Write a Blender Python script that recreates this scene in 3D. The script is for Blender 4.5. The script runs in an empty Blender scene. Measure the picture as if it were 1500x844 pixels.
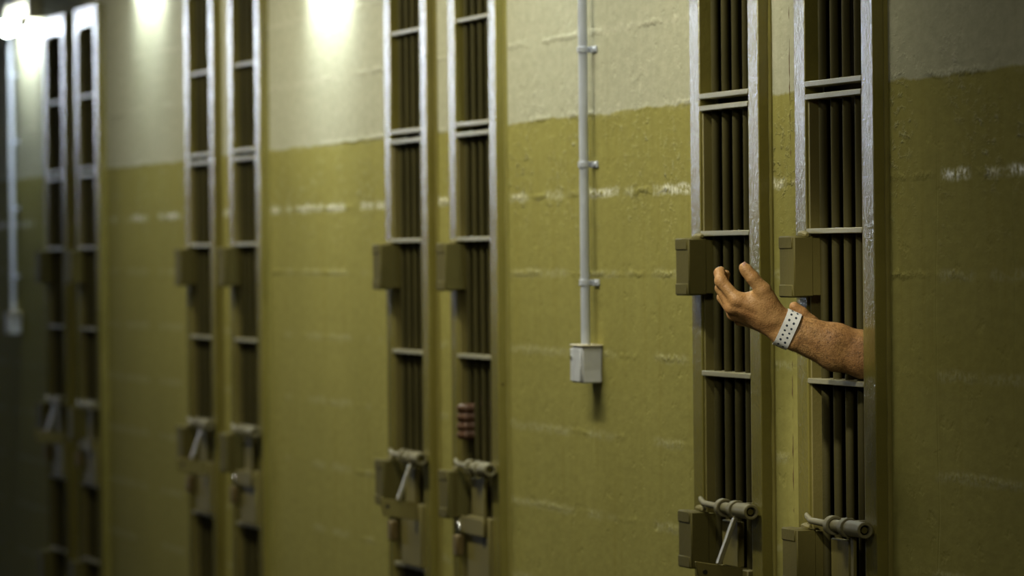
import bpy, bmesh, math, random
import numpy as np
from mathutils import Vector, Matrix

random.seed(7)
RNG = np.random.default_rng(11)
scene = bpy.context.scene
COL = scene.collection
Z0 = 1.58                      # height of the crossbar row beside the upper hinges
EYE = (0.0, -2.70427, Z0 - 0.02964)

# ------------------------------------------------------------------ helpers
def link(name, me, mats=(), parent=None):
    o = bpy.data.objects.new(name, me)
    COL.objects.link(o)
    for m in (mats if isinstance(mats, (list, tuple)) else [mats]):
        me.materials.append(m)
    if parent is not None:
        o.parent = parent
    return o

def empty(name, loc=(0, 0, 0)):
    o = bpy.data.objects.new(name, None)
    o.empty_display_size = 0.05
    COL.objects.link(o)
    o.location = loc
    return o

def tag(o, label=None, cat=None, group=None, kind=None):
    if label: o['label'] = label
    if cat: o['category'] = cat
    if group: o['group'] = group
    if kind: o['kind'] = kind
    return o

def copy_tree(o, parent=None, strip=True):
    c = o.copy(); COL.objects.link(c)
    c.parent = parent
    for ch in list(o.children):
        copy_tree(ch, c)
    return c

class MB:
    """collects shapes, then links them as one mesh object"""
    def __init__(self): self.bm = bmesh.new()
    def box(self, x0, x1, y0, y1, z0, z1, bev=0.0, mat=0, M=None):
        b = bmesh.new()
        r = bmesh.ops.create_cube(b, size=1.0)
        for v in b.verts:
            v.co = Vector(((x0+x1)/2 + v.co.x*(x1-x0), (y0+y1)/2 + v.co.y*(y1-y0), (z0+z1)/2 + v.co.z*(z1-z0)))
        if bev > 0:
            bmesh.ops.bevel(b, geom=list(b.edges), offset=bev, segments=1, affect='EDGES', profile=0.5)
        self._add(b, mat, M); return self
    def tube(self, p0, p1, r0, r1=None, n=16, caps=True, mat=0, bev=0.0):
        r1 = r0 if r1 is None else r1
        p0, p1 = Vector(p0), Vector(p1); d = p1-p0
        b = bmesh.new()
        bmesh.ops.create_cone(b, cap_ends=caps, segments=n, radius1=r0, radius2=r1, depth=d.length)
        if bev > 0:
            es = [e for e in b.edges if len(e.link_faces) == 2 and any(len(f.verts) > 4 for f in e.link_faces)]
            bmesh.ops.bevel(b, geom=es, offset=bev, segments=2, affect='EDGES', profile=0.5)
        q = d.to_track_quat('Z', 'Y').to_matrix().to_4x4()
        self._add(b, mat, Matrix.Translation((p0+p1)/2) @ q); return self
    def path(self, pts, rad, n=10, mat=0):
        """swept round section along a polyline, radii may vary"""
        pts = [Vector(p) for p in pts]
        rad = rad if isinstance(rad, (list, tuple)) else [rad]*len(pts)
        b = bmesh.new(); rings = []
        up = Vector((0.13, 0.31, 0.94)).normalized()
        for i, p in enumerate(pts):
            t = (pts[min(i+1, len(pts)-1)] - pts[max(i-1, 0)]).normalized()
            s = t.cross(up)
            if s.length < 1e-3: s = t.cross(Vector((1, 0, 0)))
            s.normalize(); w = s.cross(t)
            rings.append([b.verts.new(p + rad[i]*(math.cos(a)*s + math.sin(a)*w)) for a in [2*math.pi*k/n for k in range(n)]])
        for a, c in zip(rings, rings[1:]):
            for k in range(n):
                b.faces.new((a[k], a[(k+1) % n], c[(k+1) % n], c[k]))
        b.faces.new(rings[0][::-1]); b.faces.new(rings[-1])
        self._add(b, mat, None); return self
    def ring(self, p0, p1, ro, ri, n=20, mat=0, depth=None):
        """hollow tube from p0 to p1; with depth the hole stops that far from p1"""
        p0, p1 = Vector(p0), Vector(p1); d = (p1-p0); L = d.length
        q = d.to_track_quat('Z', 'Y').to_matrix()
        b = bmesh.new()
        c = min(0.0012, (ro-ri)*0.3)
        zi = 0 if depth is None else L-depth
        prof = [(ri, zi), (ri, L-c), (ri+c, L), (ro-c, L), (ro, L-c), (ro, c), (ro-c, 0)]
        prof += [(ri+c, 0), (ri, 0)] if depth is None else []
        rings = [[b.verts.new(p0 + q @ Vector((r*math.cos(a), r*math.sin(a), z))) for a in [2*math.pi*k/n for k in range(n)]] for r, z in prof]
        m = len(rings)
        for i in range(m-1 if depth is not None else m-1):
            a, e = rings[i], rings[i+1]
            for k in range(n):
                b.faces.new((a[k], a[(k+1) % n], e[(k+1) % n], e[k]))
        if depth is not None:
            b.faces.new(rings[0]); b.faces.new(rings[-1][::-1])
        bmesh.ops.recalc_face_normals(b, faces=b.faces)
        self._add(b, mat, None); return self
    def prism(self, poly, axis_pt, ax_u, ax_v, thick, mat=0, bev=0.0):
        """extrudes a 2-D outline given in the plane (ax_u, ax_v) through axis_pt"""
        U, V = Vector(ax_u).normalized(), Vector(ax_v).normalized(); N = U.cross(V)
        P = Vector(axis_pt); b = bmesh.new()
        lo = [b.verts.new(P + u*U + v*V - N*thick/2) for u, v in poly]
        hi = [b.verts.new(P + u*U + v*V + N*thick/2) for u, v in poly]
        n = len(poly)
        b.faces.new(lo[::-1]); b.faces.new(hi)
        for k in range(n): b.faces.new((lo[k], lo[(k+1) % n], hi[(k+1) % n], hi[k]))
        bmesh.ops.recalc_face_normals(b, faces=b.faces)
        if bev > 0:
            bmesh.ops.bevel(b, geom=list(b.edges), offset=bev, segments=1, affect='EDGES', profile=0.5)
        self._add(b, mat, None); return self
    def _add(self, b, mat, M):
        if M is not None: bmesh.ops.transform(b, matrix=M, verts=b.verts)
        for f in b.faces: f.material_index = mat
        me = bpy.data.meshes.new('tmp'); b.to_mesh(me); b.free()
        self.bm.from_mesh(me); bpy.data.meshes.remove(me)
    def build(self, name, mats, parent=None, smooth=True):
        me = bpy.data.meshes.new(name)
        self.bm.to_mesh(me); self.bm.free()
        if smooth and len(me.polygons):
            me.polygons.foreach_set('use_smooth', [True]*len(me.polygons))
            me.set_sharp_from_angle(angle=math.radians(38))
        return link(name, me, mats, parent)

# ------------------------------------------------------------------ node helpers
class NT:
    def __init__(self, name):
        self.m = bpy.data.materials.new(name); self.m.use_nodes = True
        self.t = self.m.node_tree; self.bsdf = self.t.nodes['Principled BSDF']
        self.tc = self.t.nodes.new('ShaderNodeTexCoord')
        self.geo = self.t.nodes.new('ShaderNodeNewGeometry')
    def pos(self): return self.geo.outputs['Position']
    def n(self, kind, **kw):
        nd = self.t.nodes.new(kind)
        for k, v in kw.items(): setattr(nd, k, v)
        return nd
    def put(self, sock, v):
        if isinstance(v, bpy.types.NodeSocket): self.t.links.new(v, sock)
        else: sock.default_value = v
    def math(self, op, a, b=0.0, c=0.0):
        nd = self.n('ShaderNodeMath', operation=op)
        self.put(nd.inputs[0], a); self.put(nd.inputs[1], b); self.put(nd.inputs[2], c)
        return nd.outputs[0]
    def scale(self, v, s):
        nd = self.n('ShaderNodeVectorMath', operation='MULTIPLY')
        self.put(nd.inputs[0], v); nd.inputs[1].default_value = s
        return nd.outputs[0]
    def noise(self, v, sc=5., det=3., rough=.5, stretch=None):
        if stretch: v = self.scale(v, stretch)
        nd = self.n('ShaderNodeTexNoise')
        self.put(nd.inputs['Vector'], v); nd.inputs['Scale'].default_value = sc
        nd.inputs['Detail'].default_value = det; nd.inputs['Roughness'].default_value = rough
        return nd.outputs['Fac']
    def remap(self, v, a, b, c=0., d=1., smooth=False):
        nd = self.n('ShaderNodeMapRange')
        if smooth: nd.interpolation_type = 'SMOOTHSTEP'
        self.put(nd.inputs[0], v)
        for i, x in enumerate((a, b, c, d)): nd.inputs[i+1].default_value = x
        return nd.outputs[0]
    def mix(self, f, a, b, mode='MIX'):
        nd = self.n('ShaderNodeMix', data_type='RGBA', blend_type=mode)
        self.put(nd.inputs[0], f)
        self.put(nd.inputs[6], a if isinstance(a, bpy.types.NodeSocket) else (*a, 1.))
        self.put(nd.inputs[7], b if isinstance(b, bpy.types.NodeSocket) else (*b, 1.))
        return nd.outputs[2]
    def bump(self, h, strength=.5, dist=.002, prev=None):
        nd = self.n('ShaderNodeBump')
        nd.inputs['Strength'].default_value = strength; nd.inputs['Distance'].default_value = dist
        self.put(nd.inputs['Height'], h)
        if prev is not None: self.put(nd.inputs['Normal'], prev)
        return nd.outputs[0]
    def out(self, color=None, rough=None, metal=None, normal=None, spec=None, **kw):
        I = self.bsdf.inputs
        if color is not None: self.put(I['Base Color'], color if isinstance(color, bpy.types.NodeSocket) else (*color, 1.))
        if rough is not None: self.put(I['Roughness'], rough)
        if metal is not None: self.put(I['Metallic'], metal)
        if normal is not None: self.put(I['Normal'], normal)
        if spec is not None: self.put(I['Specular IOR Level'], spec)
        for k, v in kw.items(): self.put(I[k], v)
        return self.m

def wall_paint():
    m = NT('two_tone_wall_paint'); P = m.pos()
    sx = m.n('ShaderNodeSeparateXYZ'); m.put(sx.inputs[0], P); z = sx.outputs[2]; x = sx.outputs[0]
    wob = m.noise(P, 9., 3., .6)
    zz = m.math('ADD', z, m.math('MULTIPLY', m.math('SUBTRACT', wob, .5), .022))
    up = m.remap(zz, Z0+.2515, Z0+.2565, 0., 1.)
    big = m.noise(P, 1.7, 4., .6); fine = m.noise(P, 52., 3., .6, (.4, 1., 1.))
    streak = m.noise(P, 1.0, 4., .6, (26., 26., 1.6))
    low = m.mix(m.remap(big, .3, .7), LOW_A, LOW_B)
    low = m.mix(m.math('MULTIPLY', m.remap(streak, .52, .75), .35), low, LOW_C)
    upc = m.mix(m.remap(big, .3, .7), UP_A, UP_B)
    upc = m.mix(m.math('MULTIPLY', m.remap(streak, .5, .8), .3), upc, UP_C)
    col = m.mix(up, low, upc)
    col = m.mix(m.math('MULTIPLY', m.remap(fine, .35, .65), .16), col, (.06, .05, .012), 'MIX')
    # course lines of the block wall under the paint, every 0.1635 m
    fr = m.math('FRACT', m.math('DIVIDE', m.math('SUBTRACT', m.math('ADD', z, m.math('MULTIPLY', m.math('SUBTRACT', m.noise(P, 14., 2., .5), .5), .016)), Z0+.0938-1.635), .1635))
    dl = m.math('MULTIPLY', m.math('MINIMUM', fr, m.math('SUBTRACT', 1., fr)), .1635)
    line = m.remap(m.math('ADD', dl, m.math('MULTIPLY', m.math('SUBTRACT', m.noise(P, 40., 3., .6), .5), .012)), 0., .009, 1., 0., True)
    patch = m.remap(m.noise(P, 4.2, 3., .65, (1., 1., .55)), .47, .60)
    crumbs = m.noise(P, 75., 4., .7)
    ridge = m.math('MULTIPLY', m.math('MULTIPLY', line, patch), m.remap(crumbs, .32, .66))
    ridge = m.math('MULTIPLY', ridge, m.remap(z, Z0-.35, Z0+.05, .28, 1.))
    # white glints of light along the course ridges, painted into the colour
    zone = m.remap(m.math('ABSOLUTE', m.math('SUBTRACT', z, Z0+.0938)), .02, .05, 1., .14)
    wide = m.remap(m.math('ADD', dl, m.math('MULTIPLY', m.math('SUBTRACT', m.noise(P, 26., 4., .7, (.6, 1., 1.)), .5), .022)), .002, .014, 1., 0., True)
    painted_glint = m.math('MULTIPLY', m.math('MULTIPLY', m.math('MULTIPLY', wide, m.remap(crumbs, .42, .56)), m.remap(m.noise(P, 3.1, 2., .5, (1., 1., .2)), .46, .54)), zone)
    col = m.mix(painted_glint, col, (.80, .78, .62))
    # shallow pits, drips and trowel marks
    lump = m.noise(P, 15., 4., .6, (.45, 1., 1.)); pit = m.remap(m.noise(P, 30., 3., .6, (.5, 1., .8)), .60, .72)
    frx = m.math('FRACT', m.math('DIVIDE', m.math('ADD', x, m.math('MULTIPLY', m.noise(P, 3., 2.), .08)), .41))
    dx = m.math('MINIMUM', frx, m.math('SUBTRACT', 1., frx))
    vert = m.math('MULTIPLY', m.remap(dx, 0., .008, 1., 0.), m.remap(m.noise(P, 2.4, 2.), .5, .6))
    h = m.math('ADD', m.math('MULTIPLY', ridge, 1.0), m.math('MULTIPLY', lump, .34))
    h = m.math('ADD', h, m.math('MULTIPLY', fine, .16))
    h = m.math('SUBTRACT', h, m.math('MULTIPLY', pit, .22))
    h = m.math('SUBTRACT', h, m.math('MULTIPLY', vert, .35))
    nb = m.bump(h, .75, .006)
    # rough glossy flakes of paint around the courses at shoulder height
    near = m.remap(m.math('ABSOLUTE', m.math('SUBTRACT', z, Z0+.16)), .05, .22, 1., 0.)
    flake = m.math('MULTIPLY', m.math('MULTIPLY', m.remap(m.noise(P, 60., 4., .7, (.5, 1., 1.)), .52, .68), m.remap(m.noise(P, 5., 3., .6), .46, .60)), near)
    shine = m.math('MINIMUM', m.math('ADD', m.math('MULTIPLY', flake, .9), m.math('MULTIPLY', painted_glint, .9)), 1.)
    nb = m.bump(flake, .8, .004, nb)
    rg = m.math('SUBTRACT', m.remap(big, .3, .7, .82, .92), m.math('MULTIPLY', shine, .55))
    return m.out(col, rg, 0., nb, m.math('ADD', m.math('MULTIPLY', shine, .6), .05))

# colours of the place (linear)
LOW_A, LOW_B, LOW_C = (.290, .264, .076), (.340, .308, .094), (.24, .195, .036)
UP_A, UP_B, UP_C = (.44, .43, .31), (.50, .49, .365), (.36, .34, .215)

def steel_paint(name, a, b, rough=.33, bump=.5, spec=.5, dist=.0012):
    m = NT(name); P = m.pos()
    big = m.noise(P, 6., 4., .6); fine = m.noise(P, 230., 3., .6); mid = m.noise(P, 90., 3., .6)
    col = m.mix(m.remap(big, .3, .7), a, b)
    chip = m.remap(m.noise(P, 38., 4., .7), .70, .735)
    col = m.mix(m.math('MULTIPLY', chip, .8), col, (.045, .022, .010))
    h = m.math('ADD', m.math('MULTIPLY', fine, .6), mid)
    return m.out(col, m.remap(big, .3, .7, rough-.02, rough+.04), 0., m.bump(h, bump, dist), spec)

def simple(name, col, rough=.5, metal=0., bump=0., sc=200., spec=.5, var=.12):
    m = NT(name); P = m.pos()
    n1 = m.noise(P, sc*.15, 3., .6)
    c = m.mix(m.remap(n1, .3, .7), tuple(v*(1-var) for v in col), tuple(min(1, v*(1+var)) for v in col))
    return m.out(c, rough, metal, m.bump(m.noise(P, sc, 3.), bump, .001) if bump else None, spec)

def glow(name, col, strength):
    m = NT(name)
    return m.out((.8, .8, .8), .4, 0., **{'Emission Color': (*col, 1.), 'Emission Strength': strength})

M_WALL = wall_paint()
M_FRAME = steel_paint('olive_gloss_steel_paint', (.17, .148, .034), (.215, .185, .045), .17, .5, .5, .0018)
M_LEAF = steel_paint('olive_brown_steel_paint', (.15, .125, .030), (.19, .158, .04), .55, .45)
M_BAR = steel_paint('worn_olive_bar_paint', (.046, .040, .011), (.066, .056, .016), .62, .35, .2)
M_FLAT = steel_paint('grey_olive_crossbar_paint', (.25, .23, .13), (.30, .275, .165), .36, .5)
M_HINGE = steel_paint('dark_olive_hinge_paint', (.090, .076, .016), (.118, .098, .022), .68, .4, .25)
M_BOLT = steel_paint('rubbed_bolt_steel', (.175, .155, .075), (.22, .195, .105), .5, .35)
M_BEAD = simple('ochre_paint_bead', (.25, .215, .055), .4, 0, .3, 120.)
M_RUST = simple('rusty_joint', (.10, .045, .015), .8, 0, .5, 160.)
M_BLACK = simple('dark_keyhole', (.012, .011, .008), .7)
M_PIPE = simple('grey_white_conduit_plastic', (.50, .53, .62), .38, 0, .1, 90.)
M_BOX = simple('grey_plastic_box', (.56, .57, .60), .45, 0, .15, 150.)
M_HOUSE = simple('cream_lamp_housing', (.62, .56, .40), .4)
M_BRASS = simple('tarnished_brass_padlock', (.15, .105, .032), .5, .2, .1)
M_CHROME = simple('chrome_shackle', (.78, .80, .84), .16, 1.0)
M_FLOOR = simple('worn_concrete_floor', (.055, .05, .038), .95, 0, .5, 40., .05)
M_CEIL = simple('off_white_ceiling_paint', (.42, .40, .32), .7, 0, .3, 60.)
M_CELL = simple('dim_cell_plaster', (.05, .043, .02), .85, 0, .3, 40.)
M_TUBE = glow('fluorescent_tube_light', (.86, .98, 1.0), 72.0)
M_SKYPANE = glow('daylight_pane', (.80, .88, 1.0), 50.0)

# ------------------------------------------------------------------ the wall with its gate openings
PITCH = 2.965
FL = [-10.589, -9.842]                     # outer left edges of the two frames of the nearest pair
FW, STRIP = .499, .070                     # frame width and the width of its face
HEAD_IN, HEAD_OUT = Z0+.715, Z0+.782
DOORS = []                                 # outer left x, nearest first: right gate, left gate, ...
for k in range(4):
    DOORS += [FL[1]-k*PITCH, FL[0]-k*PITCH]
XMIN, XMAX, YFAR, YCELL, ZC = -37.0, 2.5, -8.2, 2.4, 3.55

wb = MB()
edges = sorted((x, x+FW) for x in DOORS)
cur = XMIN
for a, b in edges:
    wb.box(cur, a, 0, .03, 0, ZC); wb.box(a, b, 0, .03, HEAD_OUT, ZC); cur = b
wb.box(cur, XMAX, 0, .03, 0, ZC)
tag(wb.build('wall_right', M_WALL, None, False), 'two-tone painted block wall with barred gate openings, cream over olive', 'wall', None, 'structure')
tag(MB().box(XMIN, XMAX, YFAR, YCELL, -.1, 0).build('floor', M_FLOOR), 'bare concrete floor', 'floor', None, 'structure')
tag(MB().box(XMIN, XMAX, YFAR, YCELL, ZC, ZC+.1).build('ceiling', M_CEIL), 'off-white ceiling', 'ceiling', None, 'structure')
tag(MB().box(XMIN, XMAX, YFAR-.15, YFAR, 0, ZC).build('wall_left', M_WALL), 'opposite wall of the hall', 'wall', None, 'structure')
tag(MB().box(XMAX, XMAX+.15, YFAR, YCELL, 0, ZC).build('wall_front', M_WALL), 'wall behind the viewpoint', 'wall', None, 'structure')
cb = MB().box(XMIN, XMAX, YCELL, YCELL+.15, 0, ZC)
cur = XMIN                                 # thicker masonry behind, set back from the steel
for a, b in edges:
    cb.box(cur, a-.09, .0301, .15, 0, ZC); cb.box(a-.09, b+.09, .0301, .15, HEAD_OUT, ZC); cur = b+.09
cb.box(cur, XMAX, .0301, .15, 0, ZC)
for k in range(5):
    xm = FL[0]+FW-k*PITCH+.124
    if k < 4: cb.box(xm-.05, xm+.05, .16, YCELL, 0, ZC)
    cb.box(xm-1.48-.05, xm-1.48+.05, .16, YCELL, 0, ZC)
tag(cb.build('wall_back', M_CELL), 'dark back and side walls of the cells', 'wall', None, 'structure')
# end wall with a high window band
WY0, WY1, WZ0, WZ1 = -7.3, -2.0, 2.88, 3.10
eb = MB()
eb.box(XMIN-.15, XMIN, YFAR, WY0, 0, ZC); eb.box(XMIN-.15, XMIN, WY1, YCELL, 0, ZC)
eb.box(XMIN-.15, XMIN, WY0, WY1, 0, WZ0); eb.box(XMIN-.15, XMIN, WY0, WY1, WZ1, ZC)
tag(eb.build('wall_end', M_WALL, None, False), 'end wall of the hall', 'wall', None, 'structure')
we = empty('window_1', (XMIN, (WY0+WY1)/2, WZ0)); tag(we, 'high band of daylit window at the hall end', 'window', None, 'structure')
MB().box(-.11, -.10, WY0-(WY0+WY1)/2, WY1-(WY0+WY1)/2, 0, WZ1-WZ0).build('pane', M_SKYPANE, we)
fr = MB()
for t in range(7):
    yy = (WY0-WY1)/2 + (WY1-WY0)*t/6
    fr.box(-.09, -.04, yy-.02, yy+.02, 0, WZ1-WZ0)
fr.box(-.09, -.04, (WY0-WY1)/2, (WY1-WY0)/2, 0, .03); fr.box(-.09, -.04, (WY0-WY1)/2, (WY1-WY0)/2, WZ1-WZ0-.03, WZ1-WZ0)
fr.build('window_frame', M_LEAF, we)

# ------------------------------------------------------------------ gate frames (fixed) and gates (swinging)
YF = -.025                                  # front face of the steel
XL, XR = STRIP, FW-STRIP                    # clear opening in frame coordinates
BARX = [XL+.05+.076*k for k in range(4)]
YB, RB = -.006, .0078

def make_frame():
    r = empty('gate_frame')
    f = MB()
    f.box(0, STRIP, YF, .008, 0, HEAD_IN, .0018); f.box(XR, FW, YF, .008, 0, HEAD_IN, .0018)
    f.box(0, FW, YF, .008, HEAD_IN, HEAD_OUT, .0018)
    f.build('steel_surround', M_FRAME, r)
    MB().box(XL, XR, YF+.003, .012, Z0+.4905, Z0+.4995, .0012).build('crossbar', M_FLAT, r)
    MB().box(XL, XR, YF-.001, .012, Z0+.257, Z0+.267, .0012).build('transom_bar', M_FLAT, r)
    for x in BARX:
        MB().tube((x, YB, Z0+.2575), (x, YB, HEAD_IN), RB, n=14).build('bar', M_BAR, r)
    MB().path([(FW+.002, -.001, z) for z in np.linspace(.02, HEAD_OUT, 40)],
              [.0045+.0022*random.random() for _ in range(40)], 8).build('paint_bead', M_BEAD, r)
    return r

def hinge(parent, zt):
    """three-knuckle block hinge across the frame face and the gate"""
    x0, x1, yo = XL-.047, XL+.05, -.061
    zb = zt-.105; h = .105
    b = MB()
    b.box(x0, x1, yo, YF-.0008, zb, zt, .0022)
    b.box(XL+.0015, x1, YF-.002, YB-.008, zb+.003, zt-.003)
    o = b.build('hinge', M_HINGE, parent)
    for za, ze in ((zb-.0012, zb+.0225), (zt-.0225, zt+.0012)):
        MB().box(x0-.0016, x0+.088, yo-.0016, yo+.021, za, ze, .0028).build('knuckle', M_HINGE, o)
    # weld lump on the frame above the hinge
    w = MB(); 
    w.path([(XL-.01+.012*i, YF-.008-.004*random.random(), zt+.002+.003*random.random()) for i in range(6)], [.003, .006, .0075, .006, .006, .003], 8)
    w.build('weld', M_LEAF, o)
    return o

def make_gate(swung):
    g = empty('cell_gate')
    zt = Z0+.2445                              # top rail just under the transom bar
    MB().box(XL+.003, XR-.003, YF-.001, .012, zt-.010, zt, .0012).build('top_rail', M_FLAT, g)
    s = MB().box(XL+.003, XL+.011, YF+.004, .012, .06, zt-.010, .001)
    s.build('stile', M_LEAF, g)
    MB().box(XR-.0065, XR-.001, YF+.001, .012, .06, zt-.010, .001).build('stile', M_LEAF, g)
    for z in (.006, -.2545, -.757, -1.0, -1.25):
        MB().box(XL+.003, XR-.003, YF-.001, .012, Z0+z-.0048, Z0+z+.0048, .0012).build('crossbar', M_FLAT, g)
    MB().box(XL+.003, XR-.003, YF+.002, .012, .05, .08, .0015).build('bottom_rail', M_LEAF, g)
    for x in BARX:
        MB().tube((x, YB, .075), (x, YB, zt-.006), RB, n=14).build('bar', M_BAR, g)
    for z in (-.003, -.512, -1.01):
        hinge(g, Z0+z)
    # sliding bolt
    zb, yb = Z0-.497, -.0435
    bolt = empty('sliding_bolt'); bolt.parent = g
    b = MB()
    b.path([(XL+.03, yb+.006, zb+.010), (XL+.05, yb+.002, zb+.008), (XL+.08, yb, zb+.002), (XL+.24, yb, zb), (FW-.055, yb, zb)],
           [.004, .0048, .0056, .0066, .0066], 14)
    b.tube((XL+.23, yb, zb), (FW-.06, yb, zb), .0105, n=20)
    b.build('bolt_rod', M_BOLT, bolt)
    MB().ring((FW-.098, yb, zb), (FW-.006, yb, zb), .0138, .0085, 24, depth=.03).build('bolt_end', M_BOLT, bolt)
    core = MB().tube((FW-.03, yb, zb), (FW-.012, yb, zb), .0055, n=14); core.build('bolt_core', M_HINGE, bolt)
    for xr in (XL+.225, XL+.315):
        MB().ring((xr-.011, yb, zb), (xr+.011, yb, zb), .0168, .0110, 24).box(xr-.009, xr+.009, -.030, -.010, zb-.012, zb+.012, .001).build('guide_ring', M_BOLT, bolt)
    # handle of the bolt with its hasp plate
    hx = XL+.327
    if swung:
        h = MB()
        p0, p1 = Vector((hx, yb-.004, zb-.010)), Vector((hx-.012, yb-.034, zb-.098))
        d = (p1-p0).normalized(); side = Vector((1, 0, 0)); nrm = d.cross(side).normalized()
        h.prism([(0, -.008), (0, .008), ((p1-p0).length, .008), ((p1-p0).length, -.008)], p0, d, side, .0075, 0, .0009)
        h.build('bolt_handle', M_FLAT, bolt)
        pl = MB()
        c = p1 + Vector((0, .004, -.010))
        pl.prism([(-.048, .016), (-.040, -.026), (.052, -.040), (.052, .000)], c, (0, 1, -.0), (0, 0, 1), .006, 0, .0012)
        pl.build('hasp_plate', M_LEAF, bolt)
        MB().tube(c+Vector((-.0034, -.030, -.004)), c+Vector((.0042, -.030, -.004)), .0046, n=16).build('hasp_hole', M_BLACK, bolt)
    else:
        h = MB().box(hx-.009, hx+.009, -.040, -.034, zb-.125, zb-.012, .001)
        h.build('bolt_handle', M_LEAF, bolt)
        MB().box(XL+.10, hx+.012, -.043, -.0375, zb-.150, zb-.112, .0015).build('hasp_plate', M_LEAF, bolt)
    # lock strip, lock case with keyhole slot
    MB().box(XL+.150, XL+.262, -.0275, -.0145, Z0-.605, Z0-.522, .0015).build('lock_strip', M_LEAF, g)
    lc = MB().box(XL+.128, XR-.004, -.034, -.0146, Z0-.752, Z0-.606, .002).build('lock_case', M_LEAF, g)
    MB().box(XR-.058, XR-.040, -.0345, -.0335, Z0-.672, Z0-.640, .0).build('keyhole', M_BLACK, lc)
    st = MB().path([(XL+.05, -.030, Z0-.622), (XL+.085, -.040, Z0-.624), (XL+.128, -.030, Z0-.626)], .0052, 10).build('staple', M_FLAT, g)
    return g

def make_padlock():
    p = empty('padlock')
    b = MB().box(-.021, .021, -.0095, .0095, -.046, 0, .003)
    b.build('lock_body', M_BRASS, p)
    pts = [(-.0135, 0, -.004), (-.0135, 0, .012)] + [(.0135*-math.cos(a), 0, .014+.0135*math.sin(a)) for a in np.linspace(.15, math.pi-.15, 9)] + [(.0135, 0, .012), (.0135, 0, -.004)]
    MB().path(pts, .0036, 10).build('shackle', M_CHROME, p)
    MB().tube((0, 0, -.0475), (0, 0, -.0455), .005, n=14).build('key_slot', M_BLACK, p)
    return p

GATE_TXT = [
    ('open barred steel cell gate with a bare left arm and white wristband reaching out between its bars',
     'olive steel frame around the gate that the arm with the wristband reaches through'),
    ('barred steel cell gate just behind the outstretched fingers, bolt handle swung out at bottom',
     'olive steel frame around the gate behind the outstretched fingers'),
    ('barred steel cell gate with four fingers wrapped round a bar and a bright padlock shackle',
     'olive steel frame around the gate gripped by four fingers, left of the long conduit'),
    ('barred gate left of the one gripped by fingers, slanting bolt handle above its padlock',
     'olive steel frame left of the frame whose gate is gripped by fingers'),
    ('blurred barred gate, right one of the pair third from the arm',
     'bright-edged steel frame, right one of the pair third from the arm'),
    ('blurred barred gate, left one of the pair third from the arm',
     'bright-edged steel frame, left one of the pair third from the arm'),
    ('dark blurred gate of the farthest pair, the one on its right',
     'steel frame with glaring top, right one of the farthest pair'),
    ('dark blurred gate of the farthest pair, the one nearest the lit lamp',
     'steel frame with glaring top, next to the lit lamp in the farthest pair')]
GATE_TXT[0] = ('barred steel cell gate with bare arms and a white wristband reaching out through it', GATE_TXT[0][1])
f0 = make_frame(); gR = make_gate(False); gL = make_gate(True); pk = make_padlock()
PAD_TXT = ['padlock on the gate that the arm reaches through', 'padlock under the swung bolt handle on the gate behind the outstretched fingers',
           'padlock with bright chrome shackle on the gate gripped by four fingers', 'padlock under the slanting bolt handle left of the finger-gripped gate',
           'blurred padlock on the right gate of the pair third from the arm', 'blurred padlock on the left gate of the pair third from the arm',
           'padlock in the dark on the right gate of the farthest pair', 'padlock in the dark on the left gate of the farthest pair']
for i, x in enumerate(DOORS):
    fo = f0 if i == 0 else copy_tree(f0)
    fo.location = (x, 0, 0); tag(fo, GATE_TXT[i][1], 'gate frame', 'steel gate frames set in the wall')
    src = gR if i % 2 == 0 else gL
    go = src if i < 2 else copy_tree(src)
    go.location = (x, 0, 0); tag(go, GATE_TXT[i][0], 'gate', 'barred cell gates')
    po = pk if i == 0 else copy_tree(pk)
    po.location = (x+XL+.096, -.047, Z0-.652); tag(po, PAD_TXT[i], 'padlock', 'padlocks on the gates')

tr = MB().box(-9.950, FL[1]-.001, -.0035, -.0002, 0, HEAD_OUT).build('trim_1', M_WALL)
tag(tr, 'plaster strip between the two nearest gate frames, rusty crack down its left edge', 'trim', None, 'structure')
MB().path([(-9.951+.003*math.sin(z*9)+.002*random.random(), -.0015, z) for z in np.linspace(.3, HEAD_OUT, 160)],
          [.0008+.0026*random.random() for _ in range(160)], 6).build('rusty_crack', M_RUST, tr)

# ------------------------------------------------------------------ conduits, switch boxes, lamps
CLIPZ = [Z0+.386+.236, Z0+.386, Z0+.152, Z0-.088]
def make_conduit():
    r = empty('conduit_pipe')
    MB().path([(0, -.020, Z0-.214), (0, -.020, Z0+1.2), (0.001, -.020, ZC-.002)], .0095, 16).build('pipe', M_PIPE, r)
    for z in CLIPZ:
        c = MB().ring((0, -.020, z-.006), (0, -.020, z+.006), .0122, .0093, 18)
        c.box(-.004, .004, -.010, -.0005, z-.006, z+.006, .001).box(-.006, .046, -.0045, -.0002, z-.0065, z+.0065, .001)
        c.tube((.034, -.0042, z), (.034, -.0085, z), .005, .0035, 10)
        c.build('pipe_clip', M_PIPE, r)
    return r
def make_box():
    r = empty('switch_box')
    b = MB()
    b.prism([(-.048, .037), (.050, .037), (.050, .022), (.048, .0), (.046, -.012), (.048, -.037), (-.048, -.037)], (0, -.021, 0), (1, 0, 0), (0, 0, 1), .042, 0, .003)
    b.build('box_body', M_BOX, r)
    MB().box(-.046, .044, -.0455, -.0418, -.0345, .0335, .0018).build('cover_plate', M_BOX, r)
    MB().box(-.050, .056, -.045, -.0005, .0375, .0415, .001).build('box_rim', M_HOUSE, r)
    sc = MB().tube((-.030, -.0450, .014), (-.030, -.0475, .014), .0055, n=12); sc.build('screw', M_CHROME, r)
    return r
c0, b0 = make_conduit(), make_box()
c0.location = (-11.492, 0, 0); b0.location = (-11.478, 0, Z0-.2545)
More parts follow.
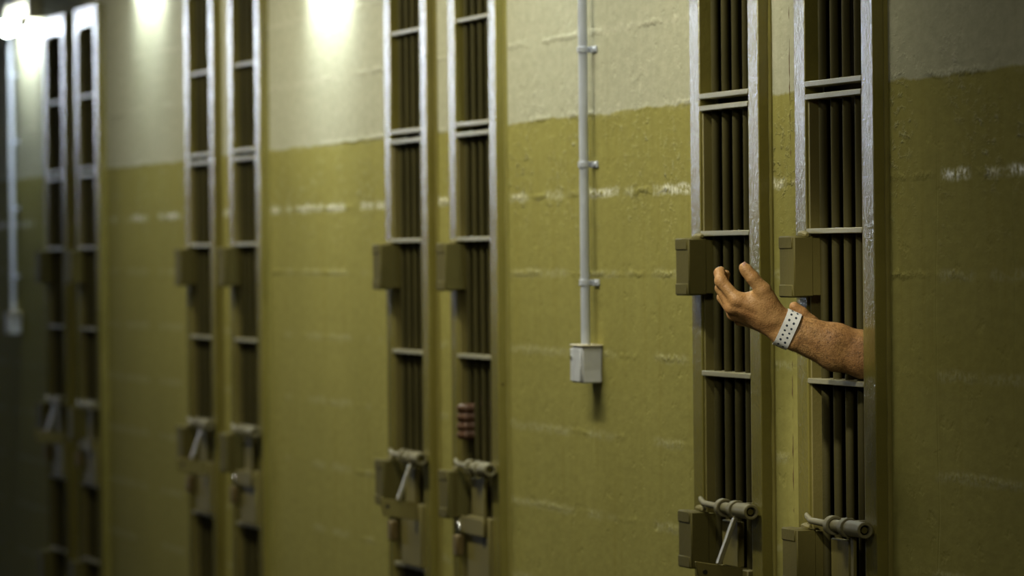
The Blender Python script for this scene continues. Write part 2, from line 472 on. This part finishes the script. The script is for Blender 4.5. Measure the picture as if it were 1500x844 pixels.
tag(c0, 'thin grey-white conduit pipe clipped down the wall left of the arm', 'pipe', 'wall conduits')
tag(b0, 'small chipped grey box at the foot of the conduit left of the arm', 'box', 'boxes on the conduits')
c1, b1 = copy_tree(c0), copy_tree(b0)
c1.location = (-20.36, 0, 0); b1.location = (-20.346, 0, Z0-.2545)
tag(c1, 'blurred conduit pipe on the far wall below the lit lamp', 'pipe', 'wall conduits')
tag(b1, 'blurred pale box on the far conduit below the lit lamp', 'box', 'boxes on the conduits')

def make_lamp():
    r = empty('wall_lamp')
    h = MB().box(-.62, .02, -.050, -.0005, -.01, .062, .005)
    h.build('housing', M_HOUSE, r)
    for dy, dz in ((-.070, -.012), (-.046, -.030)):
        MB().tube((-.585, dy, dz), (-.024, dy, dz), .0145, n=16).build('lamp_tube', M_TUBE, r)
    for xa in (-.60, -.036):
        MB().box(xa, xa+.014, -.082, -.040, -.040, .004, .004).build('lamp_holder', M_HOUSE, r)
    return r
l0 = make_lamp()
LAMPS = [(-19.68, .80), (-16.98, .87), (-14.05, .74), (-11.35, 1.02)]
LTXT = ['glaring twin-tube lamp on the far wall beside the farthest frame', 'wall lamp above the pier between the two farthest gate pairs',
        'wall lamp above the pier left of the finger-gripped gates', 'wall lamp at the top of the long conduit']
for i, (x, z) in enumerate(LAMPS):
    lo = l0 if i == 0 else copy_tree(l0)
    lo.location = (x, 0, Z0+z); tag(lo, LTXT[i], 'lamp', 'fluorescent wall lamps')

# ------------------------------------------------------------------ people: distance fields turned into one surface
def cam_dirs():
    yaw, pit, rol = .21685522, .00573577, -.01015482
    fw = Vector((-math.cos(yaw)*math.cos(pit), math.sin(yaw)*math.cos(pit), -math.sin(pit)))
    r0 = fw.cross(Vector((0, 0, 1))).normalized(); u0 = r0.cross(fw)
    return r0*math.cos(rol)+u0*math.sin(rol), -r0*math.sin(rol)+u0*math.cos(rol), fw

class SDF:
    """smooth union of tapered capsules and ellipsoids on a grid"""
    def __init__(self): self.p = []
    def cap(self, a, b, ra, rb=None, k=.008):
        self.p.append(('c', np.array(a, float), np.array(b, float), ra, ra if rb is None else rb, k)); return self
    def chain(self, pts, rad, k=.006):
        for i in range(len(pts)-1): self.cap(pts[i], pts[i+1], rad[i], rad[i+1], k)
        return self
    def ell(self, c, r, k=.01, sub=False):
        self.p.append(('s' if sub else 'e', np.array(c, float), np.array(r, float), 0, 0, k)); return self
    def dist(self, pr, X, grow=0.0):
        t, a, b, ra, rb, k = pr
        if t == 'c':
            ab = b-a; L2 = max(float(ab@ab), 1e-12); d = X-a
            h = np.clip((d@ab)/L2, 0, 1)
            return np.sqrt(((d-h[..., None]*ab)**2).sum(-1)) - (ra+(rb-ra)*h) - grow
        q = (X-a)/b
        n = np.sqrt((q**2).sum(-1)); g = np.sqrt(((q/b)**2).sum(-1))
        return n*(n-1)/np.maximum(g, 1e-9) - grow
    def at(self, X, grow=0.0):
        F = np.full(X.shape[:-1], 1e3)
        for pr in self.p:
            D = self.dist(pr, X, grow); k = pr[5]
            if pr[0] == 's':
                h = np.clip(.5-.5*(F+D)/k, 0, 1); F = F*(1-h) - D*h + k*h*(1-h)
            else:
                h = np.clip(.5+.5*(F-D)/k, 0, 1); F = F*(1-h)+D*h-k*h*(1-h)
        return F
    def bounds(self, pad):
        lo, hi = [], []
        for t, a, b, ra, rb, k in self.p:
            if t == 'c':
                r = max(ra, rb); lo.append(np.minimum(a, b)-r); hi.append(np.maximum(a, b)+r)
            elif t == 'e': lo.append(a-b); hi.append(a+b)
        return np.min(lo, 0)-pad, np.max(hi, 0)+pad
    def mesh(self, h, grow=0.0, cut=None):
        lo, hi = self.bounds(3*h+grow+.004)
        n = np.ceil((hi-lo)/h).astype(int)+1
        F = np.full(n, 1.0, np.float32)
        ax = [lo[i]+h*np.arange(n[i]) for i in range(3)]
        for pr in self.p:
            t, a, b, ra, rb, k = pr
            if t == 'c': r = max(ra, rb); l, u = np.minimum(a, b)-r, np.maximum(a, b)+r
            else: l, u = a-b, a+b
            m = k+grow+3*h
            i0 = np.maximum(np.floor((l-m-lo)/h).astype(int), 0); i1 = np.minimum(np.ceil((u+m-lo)/h).astype(int)+1, n)
            s = tuple(slice(i0[i], i1[i]) for i in range(3))
            X = np.stack(np.meshgrid(*[ax[i][s[i]] for i in range(3)], indexing='ij'), -1)
            D = self.dist(pr, X, grow); G = F[s]
            if t == 's':
                hh = np.clip(.5-.5*(G+D)/k, 0, 1); F[s] = G*(1-hh)-D*hh+k*hh*(1-hh)
            else:
                hh = np.clip(.5+.5*(G-D)/k, 0, 1); F[s] = G*(1-hh)+D*hh-k*hh*(1-hh)
        if cut is not None:
            X = np.stack(np.meshgrid(*ax, indexing='ij'), -1)
            F = np.maximum(F, cut(X)).astype(np.float32)
        return nets(F, lo, h)

def nets(F, lo, h):
    S = F < 0
    nx, ny, nz = F.shape
    c = [S[i:nx-1+i, j:ny-1+j, k:nz-1+k] for i in (0, 1) for j in (0, 1) for k in (0, 1)]
    cnt = sum(x.astype(np.int8) for x in c)
    act = (cnt > 0) & (cnt < 8)
    idx = np.full(act.shape, -1, np.int64); ids = np.argwhere(act); idx[act] = np.arange(len(ids))
    acc = np.zeros((len(ids), 3)); w = np.zeros(len(ids))
    for i in (0, 1):
        for j in (0, 1):
            for axis in range(3):
                o = [0, 0, 0]; oth = [t for t in range(3) if t != axis]; o[oth[0]] = i; o[oth[1]] = j
                e = o.copy(); e[axis] = 1
                A = F[ids[:, 0]+o[0], ids[:, 1]+o[1], ids[:, 2]+o[2]]; B = F[ids[:, 0]+e[0], ids[:, 1]+e[1], ids[:, 2]+e[2]]
                m = (A < 0) != (B < 0)
                t = np.where(m, A/np.where(m, A-B, 1), 0)
                pt = np.tile(np.array(o, float), (len(ids), 1)); pt[:, axis] = t
                acc[m] += pt[m]; w[m] += 1
    V = lo + h*(ids + acc/w[:, None])
    Q = []
    for axis in range(3):
        a1, a2 = (axis+1) % 3, (axis+2) % 3
        sl0 = [slice(1, -1)]*3; sl0[axis] = slice(0, F.shape[axis]-1); sl1 = list(sl0); sl1[axis] = slice(1, F.shape[axis])
        A, B = S[tuple(sl0)], S[tuple(sl1)]
        for flip, M in ((False, A & ~B), (True, ~A & B)):
            g = np.argwhere(M)
            if not len(g): continue
            off = np.ones(3, int); off[axis] = 0
            g = g+off
            def cell(d1, d2):
                q = g.copy(); q[:, a1] -= d1; q[:, a2] -= d2
                return idx[q[:, 0], q[:, 1], q[:, 2]]
            quad = np.stack([cell(1, 1), cell(0, 1), cell(0, 0), cell(1, 0)], 1)
            Q.append(quad[:, ::-1] if flip else quad)
    return V, np.concatenate(Q)

def skin_obj(name, parts, mat, parent=None, smooth_iter=1):
    off = 0; VV, QQ = [], []
    for V, Q in parts:
        VV.append(V); QQ.append(Q+off); off += len(V)
    V = np.concatenate(VV); Q = np.concatenate(QQ)
    for _ in range(smooth_iter):          # one light relaxation takes the grid steps out
        S = np.zeros_like(V); C = np.zeros(len(V))
        for a, b in ((0, 1), (1, 2), (2, 3), (3, 0)):
            np.add.at(S, Q[:, a], V[Q[:, b]]); np.add.at(S, Q[:, b], V[Q[:, a]])
            np.add.at(C, Q[:, a], 1); np.add.at(C, Q[:, b], 1)
        V = .5*V+.5*S/np.maximum(C, 1)[:, None]
    me = bpy.data.meshes.new(name)
    me.from_pydata([], [], [])
    me.vertices.add(len(V)); me.vertices.foreach_set('co', V.astype(np.float32).ravel())
    me.loops.add(len(Q)*4); me.loops.foreach_set('vertex_index', Q.astype(np.int32).ravel())
    me.polygons.add(len(Q)); me.polygons.foreach_set('loop_start', np.arange(0, len(Q)*4, 4, dtype=np.int32))
    me.polygons.foreach_set('loop_total', np.full(len(Q), 4, np.int32))
    me.polygons.foreach_set('use_smooth', np.ones(len(Q), bool))
    me.update(calc_edges=True); me.validate()
    return link(name, me, mat, parent), V, Q

def skin_mat(name, a, b, red):
    m = NT(name); P = m.pos()
    n1 = m.noise(P, 34., 4., .6); n2 = m.noise(P, 260., 3., .65); n3 = m.noise(P, 12., 2., .5)
    col = m.mix(m.remap(n1, .32, .68), a, b)
    col = m.mix(m.math('MULTIPLY', m.remap(n3, .45, .7), .45), col, red)
    col = m.mix(m.math('MULTIPLY', m.remap(n2, .40, .70), .38), col, tuple(v*.45 for v in a))
    h = m.math('ADD', m.noise(P, 420., 2., .5), m.math('MULTIPLY', m.noise(P, 95., 3., .6), 1.4))
    return m.out(col, .50, 0., m.bump(h, .55, .0016), .4)
M_SKIN = skin_mat('tanned_skin', (.38, .20, .070), (.53, .305, .115), (.38, .155, .055))
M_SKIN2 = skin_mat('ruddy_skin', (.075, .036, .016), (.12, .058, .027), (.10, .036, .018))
M_NAIL = simple('fingernail', (.52, .30, .22), .3, 0)
M_HAIR = simple('dark_hair', (.018, .012, .008), .55)
M_SHIRT = simple('dun_cotton_shirt', (.20, .15, .08), .85, 0, .4, 300.)
M_TROUSER = simple('dark_trousers', (.05, .05, .055), .85, 0, .4, 300.)
M_SHOE = simple('black_shoes', (.02, .02, .02), .6)
M_BAND = simple('white_plastic_wristband', (.82, .82, .80), .32, 0, .05, 120., .5, .03)
M_DOT = simple('dark_punched_hole', (.020, .030, .055), .6)

def body(cx, cy, lean, sh_l, el_l, sh_r, el_r, skin_fine, mat, label, name='person'):
    """standing figure facing the gate; skin_fine are the finely meshed arms and hands"""
    root = empty(name, (cx, cy, 0.0))
    B = SDF()
    A = lambda x, y, z: (cx+x, cy+y, z)
    ns = (cx, cy-.005, 1.46)
    B.ell(A(0, 0, .98), (.165, .115, .13), .05).ell(A(0, 0, 1.12), (.150, .105, .16), .06).ell(A(0, -.005, 1.30), (.170, .118, .17), .06)
    B.cap(ns, A(0, -.02, 1.56), .058, .054, .03)
    for s, e in ((sh_l, el_l), (sh_r, el_r)):
        s, e = np.array(s), np.array(e)
        B.cap(np.array(ns)+(s-np.array(ns))*.35, s, .062, .055, .05).cap(s, s+(e-s)*.95, .052, .040, .03)
    for sx in (-1, 1):
        B.cap(A(.085*sx, 0, .93), A(.095*sx, -.01, .50), .085, .056, .03).cap(A(.095*sx, -.01, .50), A(.10*sx, .015, .10), .057, .038, .02)
        B.cap(A(.10*sx, .01, .06), A(.115*sx, -.13, .045), .036, .030, .02)
    H = SDF()
    hx = lambda x, y, z: (cx+x, cy-.055+y, 1.655+z)
    H.ell(hx(0, .012, .03), (.075, .094, .088), .02).ell(hx(0, -.02, -.035), (.058, .070, .075), .03)
    H.cap(hx(0, .035, -.06), A(0, -.01, 1.50), .055, .056, .03)
    H.cap(hx(0, -.088, .02), hx(0, -.112, -.018), .008, .0125, .008)                 # nose
    H.cap(hx(-.035, -.074, .034), hx(.035, -.074, .034), .010, .010, .012)           # brow
    for sx in (-1, 1):
        H.ell(hx(.030*sx, -.078, .012), (.014, .010, .010), .006, True)              # eye socket
        H.ell(hx(.030*sx, -.072, .012), (.012, .011, .010), .002)                    # eye
        H.ell(hx(.077*sx, .012, .0), (.010, .020, .032), .006)                       # ear
    H.cap(hx(-.020, -.084, -.052), hx(.020, -.084, -.052), .0065, .0065, .006)       # lips
    H.cap(hx(-.018, -.084, -.063), hx(.018, -.084, -.063), .0065, .0065, .006)
    H.ell(hx(0, -.070, -.098), (.028, .026, .022), .02)                              # chin
    parts = [B.mesh(.010), H.mesh(.005)] + skin_fine
    o, V, Q = skin_obj('body', parts, mat)
    o.parent = root; o.matrix_parent_inverse = root.matrix_world.inverted()
    o.location = (-cx, -cy, 0); o.matrix_parent_inverse = Matrix()
    tag(root, label, 'person')
    def child(nm, parts, m):
        c, _, _ = skin_obj(nm, parts, m, root); c.location = (-cx, -cy, 0); return c
    child('hair', [H.mesh(.005, .007, lambda X: np.maximum(np.minimum(-(X[..., 1]-(cy-.095))*1.0, -(X[..., 2]-1.715)), -(X[..., 2]-1.63)))], M_HAIR)
    T = SDF()
    T.p = [p for p in B.p[:6]] + []
    for s, e in ((sh_l, el_l), (sh_r, el_r)):
        s, e = np.array(s), np.array(e)
        T.cap(np.array(ns)+(s-np.array(ns))*.35, s, .062, .055, .05).cap(s, s+(e-s)*.72, .054, .050, .03)
    child('shirt', [T.mesh(.010, .012, lambda X: np.maximum(X[..., 2]-1.475-.0*X[..., 0], .90-X[..., 2]))], M_SHIRT)
    L = SDF(); L.ell(A(0, 0, .98), (.165, .115, .13), .05)
    for sx in (-1, 1):
        L.cap(A(.085*sx, 0, .93), A(.095*sx, -.01, .50), .088, .064, .03).cap(A(.095*sx, -.01, .50), A(.10*sx, .015, .09), .064, .052, .02)
    child('trousers', [L.mesh(.010, .008, lambda X: np.maximum(X[..., 2]-.99, .07-X[..., 2]))], M_TROUSER)
    for sx in (-1, 1):
        F = SDF(); F.cap(A(.10*sx, .03, .05), A(.118*sx, -.15, .042), .046, .040, .02)
        child('shoe', [F.mesh(.006, 0, lambda X: .001-X[..., 2])], M_SHOE)
    return root, o, V, Q

# --- the prisoner reaching through the nearest gate -------------------------------------------
_cr, _cu, _cf = cam_dirs()
ZD = (Vector((-9.453, -.006, Z0-.2))-Vector(EYE)).dot(_cf)        # depth of the place where the left arm passes the bars
def at(u, v, d=0.0):
    """point seen at (u, v) of a 1500 x 844 view, d metres nearer than the arm's crossing point"""
    q = _cf + _cr*((u-750)/8500) - _cu*((v-422)/8500)
    return np.array(Vector(EYE) + q*(ZD-d))

A = SDF()
# left forearm: two parallel bones' worth of muscle, oval in section
A.cap(at(1352, 538, -.01), at(1266, 510, 0), .033, .0275, .012).cap(at(1352, 543, -.01), at(1266, 529.5, 0), .033, .0275, .012)
A.cap(at(1266, 510, 0), at(1225, 498, .001), .0275, .0265, .012).cap(at(1266, 529.5, 0), at(1222, 521, .001), .0275, .0245, .012)
A.cap(at(1225, 498, .001), at(1153, 474, .004), .0265, .0185, .012).cap(at(1222, 521, .001), at(1147, 490, .002), .0245, .0175, .012)
A.cap(at(1215, 507, .004), at(1175, 491, .004), .024, .018, .012)
A.ell(at(1160, 503, .008), (.010, .010, .010), .010)             # ulna head
# wrist into the hand
W1, W2 = at(1150, 474, .004), at(1145, 490, .002)
I0, M0, R0, P0 = at(1079, 439, .013), at(1072, 450, .004), at(1075, 460, -.012), at(1084, 468, -.028)
A.cap(W1, at(1120, 461, .009), .0185, .0165, .012).cap(W2, at(1118, 473, .0), .0175, .0150, .012)
A.cap(at(1128, 464, .009), I0, .0150, .0112, .010).cap(at(1128, 469, .006), M0, .0150, .0112, .010)
A.cap(at(1124, 474, -.003), R0, .0145, .0106, .010).cap(at(1124, 476, -.012), P0, .0140, .0098, .010)
A.cap(at(1126, 462, -.010), at(1088, 450, -.030), .015, .011, .012)                       # palm pad
# knuckles
for p, r in ((I0, .0110), (M0, .0112), (R0, .0102), (P0, .0092)): A.ell(p+np.array([.002, -.001, -.001]), (r, r, r), .005)
# tendons on the back of the hand
for a, b in ((at(1118, 459, .0215), at(1084, 441, .0215)), (at(1120, 468, .0185), at(1078, 453, .0145))): A.cap(a, b, .0028, .0030, .006)
# fingers, index to little
A.chain([I0, at(1056, 412, .004), at(1054, 400, -.013), at(1056, 397, -.028)], [.0112, .0099, .0088, .0078], .006)
A.chain([M0, at(1056, 422.5, -.010), at(1060, 407, -.032), at(1063, 402, -.048)], [.0112, .0099, .0086, .0078], .004)
A.chain([R0, at(1058.5, 436, -.032), at(1059, 422, -.052), at(1061, 414, -.066)], [.0104, .0094, .0076, .0066], .004)
A.chain([P0, at(1070, 450, -.048), at(1069, 438, -.062), at(1070, 430, -.072)], [.0088, .0074, .0066, .0058], .004)
# thumb: metacarpal, two phalanges, soft web
TM, TI, TT = at(1117.5, 425.5, .024), at(1102, 406.5, .029), at(1089.5, 392, .027)
A.cap(at(1138, 463, .010), TM, .0175, .0138, .014).cap(TM, TI, .0128, .0112, .005).cap(TI, TT, .0108, .0082, .004)
A.ell(at(1094, 397, .027), (.0100, .0100, .0108), .006)
A.cap(at(1119, 444, .016), at(1094, 440, .010), .0130, .0105, .016)
A.cap(at(1110, 437, .014), at(1103, 436, .010), .0085, .0080, .012)
# right arm lying behind the left one, its hand closed on the far side of the left wrist
A2 = SDF()
A2.cap(at(1345, 541, -.088), at(1256, 517, -.080), .031, .0240, .014).cap(at(1256, 517, -.080), at(1212, 502, -.080), .0240, .0200, .014)
A2.cap(at(1212, 502, -.080), at(1178, 488, -.078), .0200, .0155, .012).cap(at(1212, 498, -.080), at(1180, 481, -.074), .0180, .0145, .012)
K = [at(1156, 472, -.064), at(1154, 479, -.062), at(1157, 486, -.062), at(1162, 492, -.064)]
for i, p in enumerate(K):
    A2.cap(at(1194, 486+3*i, -.078), p, .013, .0100, .008)
    q = p + np.array(_cf)*-.030 + np.array(_cr)*-.004
    A2.chain([p, p+(at(1132, 466+6*i, -.058)-p)*.8, at(1128, 469+5.*i, -.048), at(1133, 470+4.5*i, -.040)], [.0096, .0085, .0078, .0066], .004)
A2.cap(at(1204, 488, -.070), at(1188, 473, -.062), .0160, .0125, .010).cap(at(1188, 473, -.062), at(1174, 459, -.057), .0118, .0108, .005).cap(at(1174, 459, -.057), at(1163.5, 449.5, -.055), .0105, .0088, .004)
EL_L, EL_R = at(1352, 552, -.01), at(1345, 541, -.088)
SH_L, SH_R = (-9.285, .36, 1.42), (-9.655, .36, 1.42)
for S, e, s in ((A, EL_L, SH_L), (A2, EL_R, SH_R)): S.cap(e, e+(np.array(s)-e)*.55, .037, .044, .012)
fine = [A.mesh(.0019), A2.mesh(.0022)]
p1, skin1, V1, Q1 = body(-9.47, .37, 0, SH_L, EL_L, SH_R, EL_R, fine, M_SKIN,
                         'person behind the nearest gate, hairy bare forearms and cupped hand stretched out through the bars')

# thumb nail, seen along the outer side of the thumb
tdir = Vector(TT-TI).normalized()
nout = (Vector(_cu)*.55 + Vector(_cr)*.62 - Vector(_cf)*.55); nout = (nout-tdir*nout.dot(tdir)).normalized()
side = tdir.cross(nout)
def nail(tip, r, w, l, parent, nm='nail'):
    b = bmesh.new(); rows = []
    for i in range(7):
        s = -l*.55 + l*i/6.
        row = []
        for j in range(7):
            a = (-1+2*j/6.)*w
            ww = a*(1-.25*(abs(i-3)/3.)**2.5)
            row.append(b.verts.new(Vector(tip)+tdir*s+nout*(r*math.cos(ww)-.0008*abs(i-3)/3)+side*(r*math.sin(ww))))
        rows.append(row)
    for x, y in zip(rows, rows[1:]):
        for j in range(6): b.faces.new((x[j], x[j+1], y[j+1], y[j]))
    bmesh.ops.recalc_face_normals(b, faces=b.faces)
    bmesh.ops.solidify(b, geom=list(b.faces), thickness=.0006)
    me = bpy.data.meshes.new(nm); b.to_mesh(me); b.free()
    me.polygons.foreach_set('use_smooth', [True]*len(me.polygons))
    o = link(nm, me, M_NAIL, parent); o.location = (-p1.location.x, -p1.location.y, 0); return o
nail(TT+np.array(tdir)*.001, .0088, .85, .0125, p1)

# wristband: follows the wrist's own section, two rows of punched holes
ax = Vector(at(1172, 492, .003)-at(1138, 477, .004)).normalized()
cen = Vector(at(1152.5, 483.5, .003))
e1 = (Vector(_cu)-ax*ax.dot(Vector(_cu))).normalized(); e2 = ax.cross(e1)
def rad_at(c, dirv):
    t = np.linspace(.008, .06, 240); X = np.array(c)+t[:, None]*np.array(dirv)
    F = A.at(X[None])[0]
    i = np.argmax(F > 0)
    return t[i]
NA, NSEC = 72, 5
sec = []
for j in range(NSEC):
    c = cen+ax*(-.0128+.0256*j/(NSEC-1))
    r = np.array([rad_at(c, e1*math.cos(a)+e2*math.sin(a)) for a in np.linspace(0, 2*math.pi, NA, endpoint=False)])
    for _ in range(6): r = .5*r+.25*(np.roll(r, 1)+np.roll(r, -1))
    sec.append(r)
rb = np.maximum(np.max(sec, 0), np.mean(sec, 0))+.0010
def band_pt(a, s, lift=0.0):
    x = (a % (2*math.pi))/(2*math.pi)*NA; i = int(x); f = x-i
    r = rb[i % NA]*(1-f)+rb[(i+1) % NA]*f
    return cen+ax*s+(e1*math.cos(a)+e2*math.sin(a))*(r+lift)
bmw = bmesh.new(); T = .0009
rings = []
for (s, l) in ((-.0125, 0), (-.0125, T), (.0125, T), (.0125, 0)):
    rings.append([bmw.verts.new(band_pt(2*math.pi*i/NA, s, l)) for i in range(NA)])
for q in range(4):
    a, b = rings[q], rings[(q+1) % 4]
    for i in range(NA): bmw.faces.new((a[i], a[(i+1) % NA], b[(i+1) % NA], b[i]))
step = .0094/float(np.mean(rb))
for row, s in enumerate((-.0047, .0047)):
    a = 0.0 + (0.25*step if row else 0)
    while a < 2*math.pi-.3:
        cpt = band_pt(a, s, T+.00025)
        nrm = (e1*math.cos(a)+e2*math.sin(a)); tg = ax.cross(nrm).normalized()
        rim = [bmw.verts.new(band_pt(a+.0020*math.sin(t)/float(np.mean(rb)), s+.0020*math.cos(t), T+.00022)) for t in np.linspace(0, 2*math.pi, 12, endpoint=False)]
        f = bmw.faces.new(rim); f.material_index = 1
        a += step
bmesh.ops.recalc_face_normals(bmw, faces=[f for f in bmw.faces if f.material_index == 0])
me = bpy.data.meshes.new('wristband'); bmw.to_mesh(me); bmw.free()
wbo = link('wristband', me, [M_BAND, M_DOT], p1); wbo.location = (-p1.location.x, -p1.location.y, 0)
wbo['label'] = 'white wristband with two rows of dark holes'

# dark arm hair: short blades lying along the forearm, as one part
tri = V1[Q1]
cenq = tri.mean(1); nq = np.cross(tri[:, 1]-tri[:, 0], tri[:, 3]-tri[:, 0]); nq /= np.maximum(np.linalg.norm(nq, axis=1), 1e-12)[:, None]
axd = np.array(at(1150, 482)-at(1266, 521)); axl = np.linalg.norm(axd); axd /= axl
tt = (cenq-at(1266, 521))@axd; rad = np.linalg.norm(cenq-at(1266, 521)-tt[:, None]*axd, axis=1)
ok = np.where((tt > -.03) & (tt < axl-.022) & (rad < .052))[0]
pick = RNG.choice(ok, 2400)
hv, hf = [], []
for q in pick:
    p = cenq[q]+RNG.normal(0, .0006, 3); n = nq[q]
    d = axd*RNG.uniform(.3, 1.)+np.array([0, 0, -1.])*RNG.uniform(.1, .8)+RNG.normal(0, .35, 3)
    d -= n*(d@n); d /= np.linalg.norm(d)+1e-9
    sdv = np.cross(n, d); L = RNG.uniform(.006, .011); wd = .00012
    k = len(hv)
    hv += [p-sdv*wd, p+sdv*wd, p+d*L*.5+n*.0016+sdv*wd*.8, p+d*L*.5+n*.0016-sdv*wd*.8, p+d*L+n*.0012]
    hf += [(k, k+1, k+2, k+3), (k+3, k+2, k+4)]
me = bpy.data.meshes.new('arm_hair'); me.from_pydata([tuple(v) for v in hv], [], hf)
ho = link('arm_hair', me, M_HAIR, p1); ho.location = (-p1.location.x, -p1.location.y, 0); ho['kind'] = 'stuff'

# --- the second person, four fingers closed round a bar two gates further on -------------------
xb = DOORS[2]+BARX[0]
G = SDF()
zs = [Z0-.372, Z0-.3925, Z0-.4125, Z0-.4315]
for i, z in enumerate(zs):
    dz = -.001*i
    G.chain([(xb+.030, .045, z+.004), (xb+.0225, -.020, z), (xb+.004, -.0285, z), (xb-.019, -.018, z+dz), (xb-.0155, .006, z+dz)],
            [.0110, .0104, .0098, .0088, .0074], .004)
    G.cap((xb+.030, .045, z+.004), (xb+.034, .115, Z0-.41+.3*(z-Z0+.41)), .0125, .015, .010)
G.chain([(xb+.034, .10, Z0-.392), (xb+.022, .045, Z0-.366), (xb+.010, .021, Z0-.354), (xb-.016, .014, Z0-.352)], [.015, .012, .0105, .0085], .006)
wr = np.array((xb+.036, .125, Z0-.412)); EL2 = (xb+.12, .35, Z0-.50); SH2 = (-12.47, .44, 1.38)
G.cap(wr, EL2, .021, .036, .012).cap(wr+np.array((0, 0, .010)), np.array(EL2)+np.array((0, 0, .01)), .020, .035, .012)
G.cap(EL2, np.array(EL2)+.5*(np.array(SH2)-np.array(EL2)), .037, .043, .012)
G2 = SDF(); SH2L, EL2L = (-12.10, .46, 1.38), (-12.07, .47, 1.10)
G2.cap(EL2L, (-12.07, .43, .87), .037, .022, .012).cap(EL2L, (-12.085, .465, 1.22), .037, .043, .012)
G2.ell((-12.07, .425, .80), (.018, .040, .050), .012)
for i, (dy, L) in enumerate(((-.033, .070), (-.011, .078), (.011, .073), (.031, .058))):
    G2.chain([(-12.07, .425+dy, .765), (-12.072, .423+dy, .765-L*.5), (-12.082, .421+dy, .765-L)], [.0095, .0085, .0070], .004)
G2.chain([(-12.075, .39, .83), (-12.085, .372, .79), (-12.09, .365, .755)], [.013, .0105, .0085], .006)
p2, _, _, _ = body(-12.285, .46, 0, SH2L, EL2L, SH2, EL2, [G.mesh(.0024), G2.mesh(.003)], M_SKIN2,
                   'person in the dark behind a gate, four fingers wrapped round one of its bars')


# ------------------------------------------------------------------ light, camera
w = bpy.data.worlds.new('World'); scene.world = w; w.use_nodes = True
w.node_tree.nodes['Background'].inputs[0].default_value = (.5, .5, .5, 1); w.node_tree.nodes['Background'].inputs[1].default_value = 0.0

def hall_light(x, y, z, energy, sx=1.2, sy=.10, col=(1., .965, .74), spread=math.radians(115)):
    l = bpy.data.lights.new('hall_area_light', 'AREA'); l.shape = 'RECTANGLE'; l.size = sx; l.size_y = sy
    l.energy = energy; l.color = col; l.spread = spread
    o = bpy.data.objects.new('hall_area_light', l); COL.objects.link(o)
    o.location = (x, y, z); o.rotation_euler = (math.radians(33), 0, 0); return o
for x, e in ((-10.4, 15), (-11.9, 13), (-13.2, 13), (-14.6, 12.5), (-16.1, 11), (-17.6, 5)):
    hall_light(x, -.85, 2.80, e*.65)
q = hall_light(-4.6, -3.0, 3.2, 30, .6, .6, spread=math.radians(170)); q.rotation_euler = (Vector((-10.5, 0, 1.4))-q.location).to_track_quat('-Z', 'Y').to_euler()  # added fill light from the viewpoint side, apart from the lamp row
sp = bpy.data.lights.new('added_arm_spot', 'SPOT'); sp.energy = 330; sp.spot_size = math.radians(10.5); sp.spot_blend = .9  # added spot to brighten the arm and wristband, no known fixture
sp.color = (1., .95, .78); sp.shadow_soft_size = .06
so = bpy.data.objects.new('added_arm_spot', sp); COL.objects.link(so); so.location = (-8.1, -2.1, 3.45)
so.rotation_euler = (Vector((-9.60, -.13, 1.44))-so.location).to_track_quat('-Z', 'Y').to_euler()

cam = bpy.data.cameras.new('camera'); co = bpy.data.objects.new('camera', cam); COL.objects.link(co)
yaw, pit, rol = .21685522, .00573577, -.01015482
def cam_axes():
    fw = Vector((-math.cos(yaw)*math.cos(pit), math.sin(yaw)*math.cos(pit), -math.sin(pit)))
    r0 = fw.cross(Vector((0, 0, 1))).normalized(); u0 = r0.cross(fw)
    return r0*math.cos(rol)+u0*math.sin(rol), -r0*math.sin(rol)+u0*math.cos(rol), fw
cr, cu, cf = cam_axes()
Mx = Matrix((cr, cu, -cf)).transposed().to_4x4(); Mx.translation = Vector(EYE)
co.matrix_world = Mx
cam.sensor_width = 36; cam.lens = 8500/1500*36
cam.clip_end = 200
cam.dof.use_dof = True; cam.dof.focus_distance = 10.0; cam.dof.aperture_fstop = 6.2
scene.camera = co
vs = scene.view_settings
vs.view_transform = 'Standard'; vs.look = 'None'; vs.gamma = 1; vs.use_curve_mapping = False; vs.exposure = 0.0
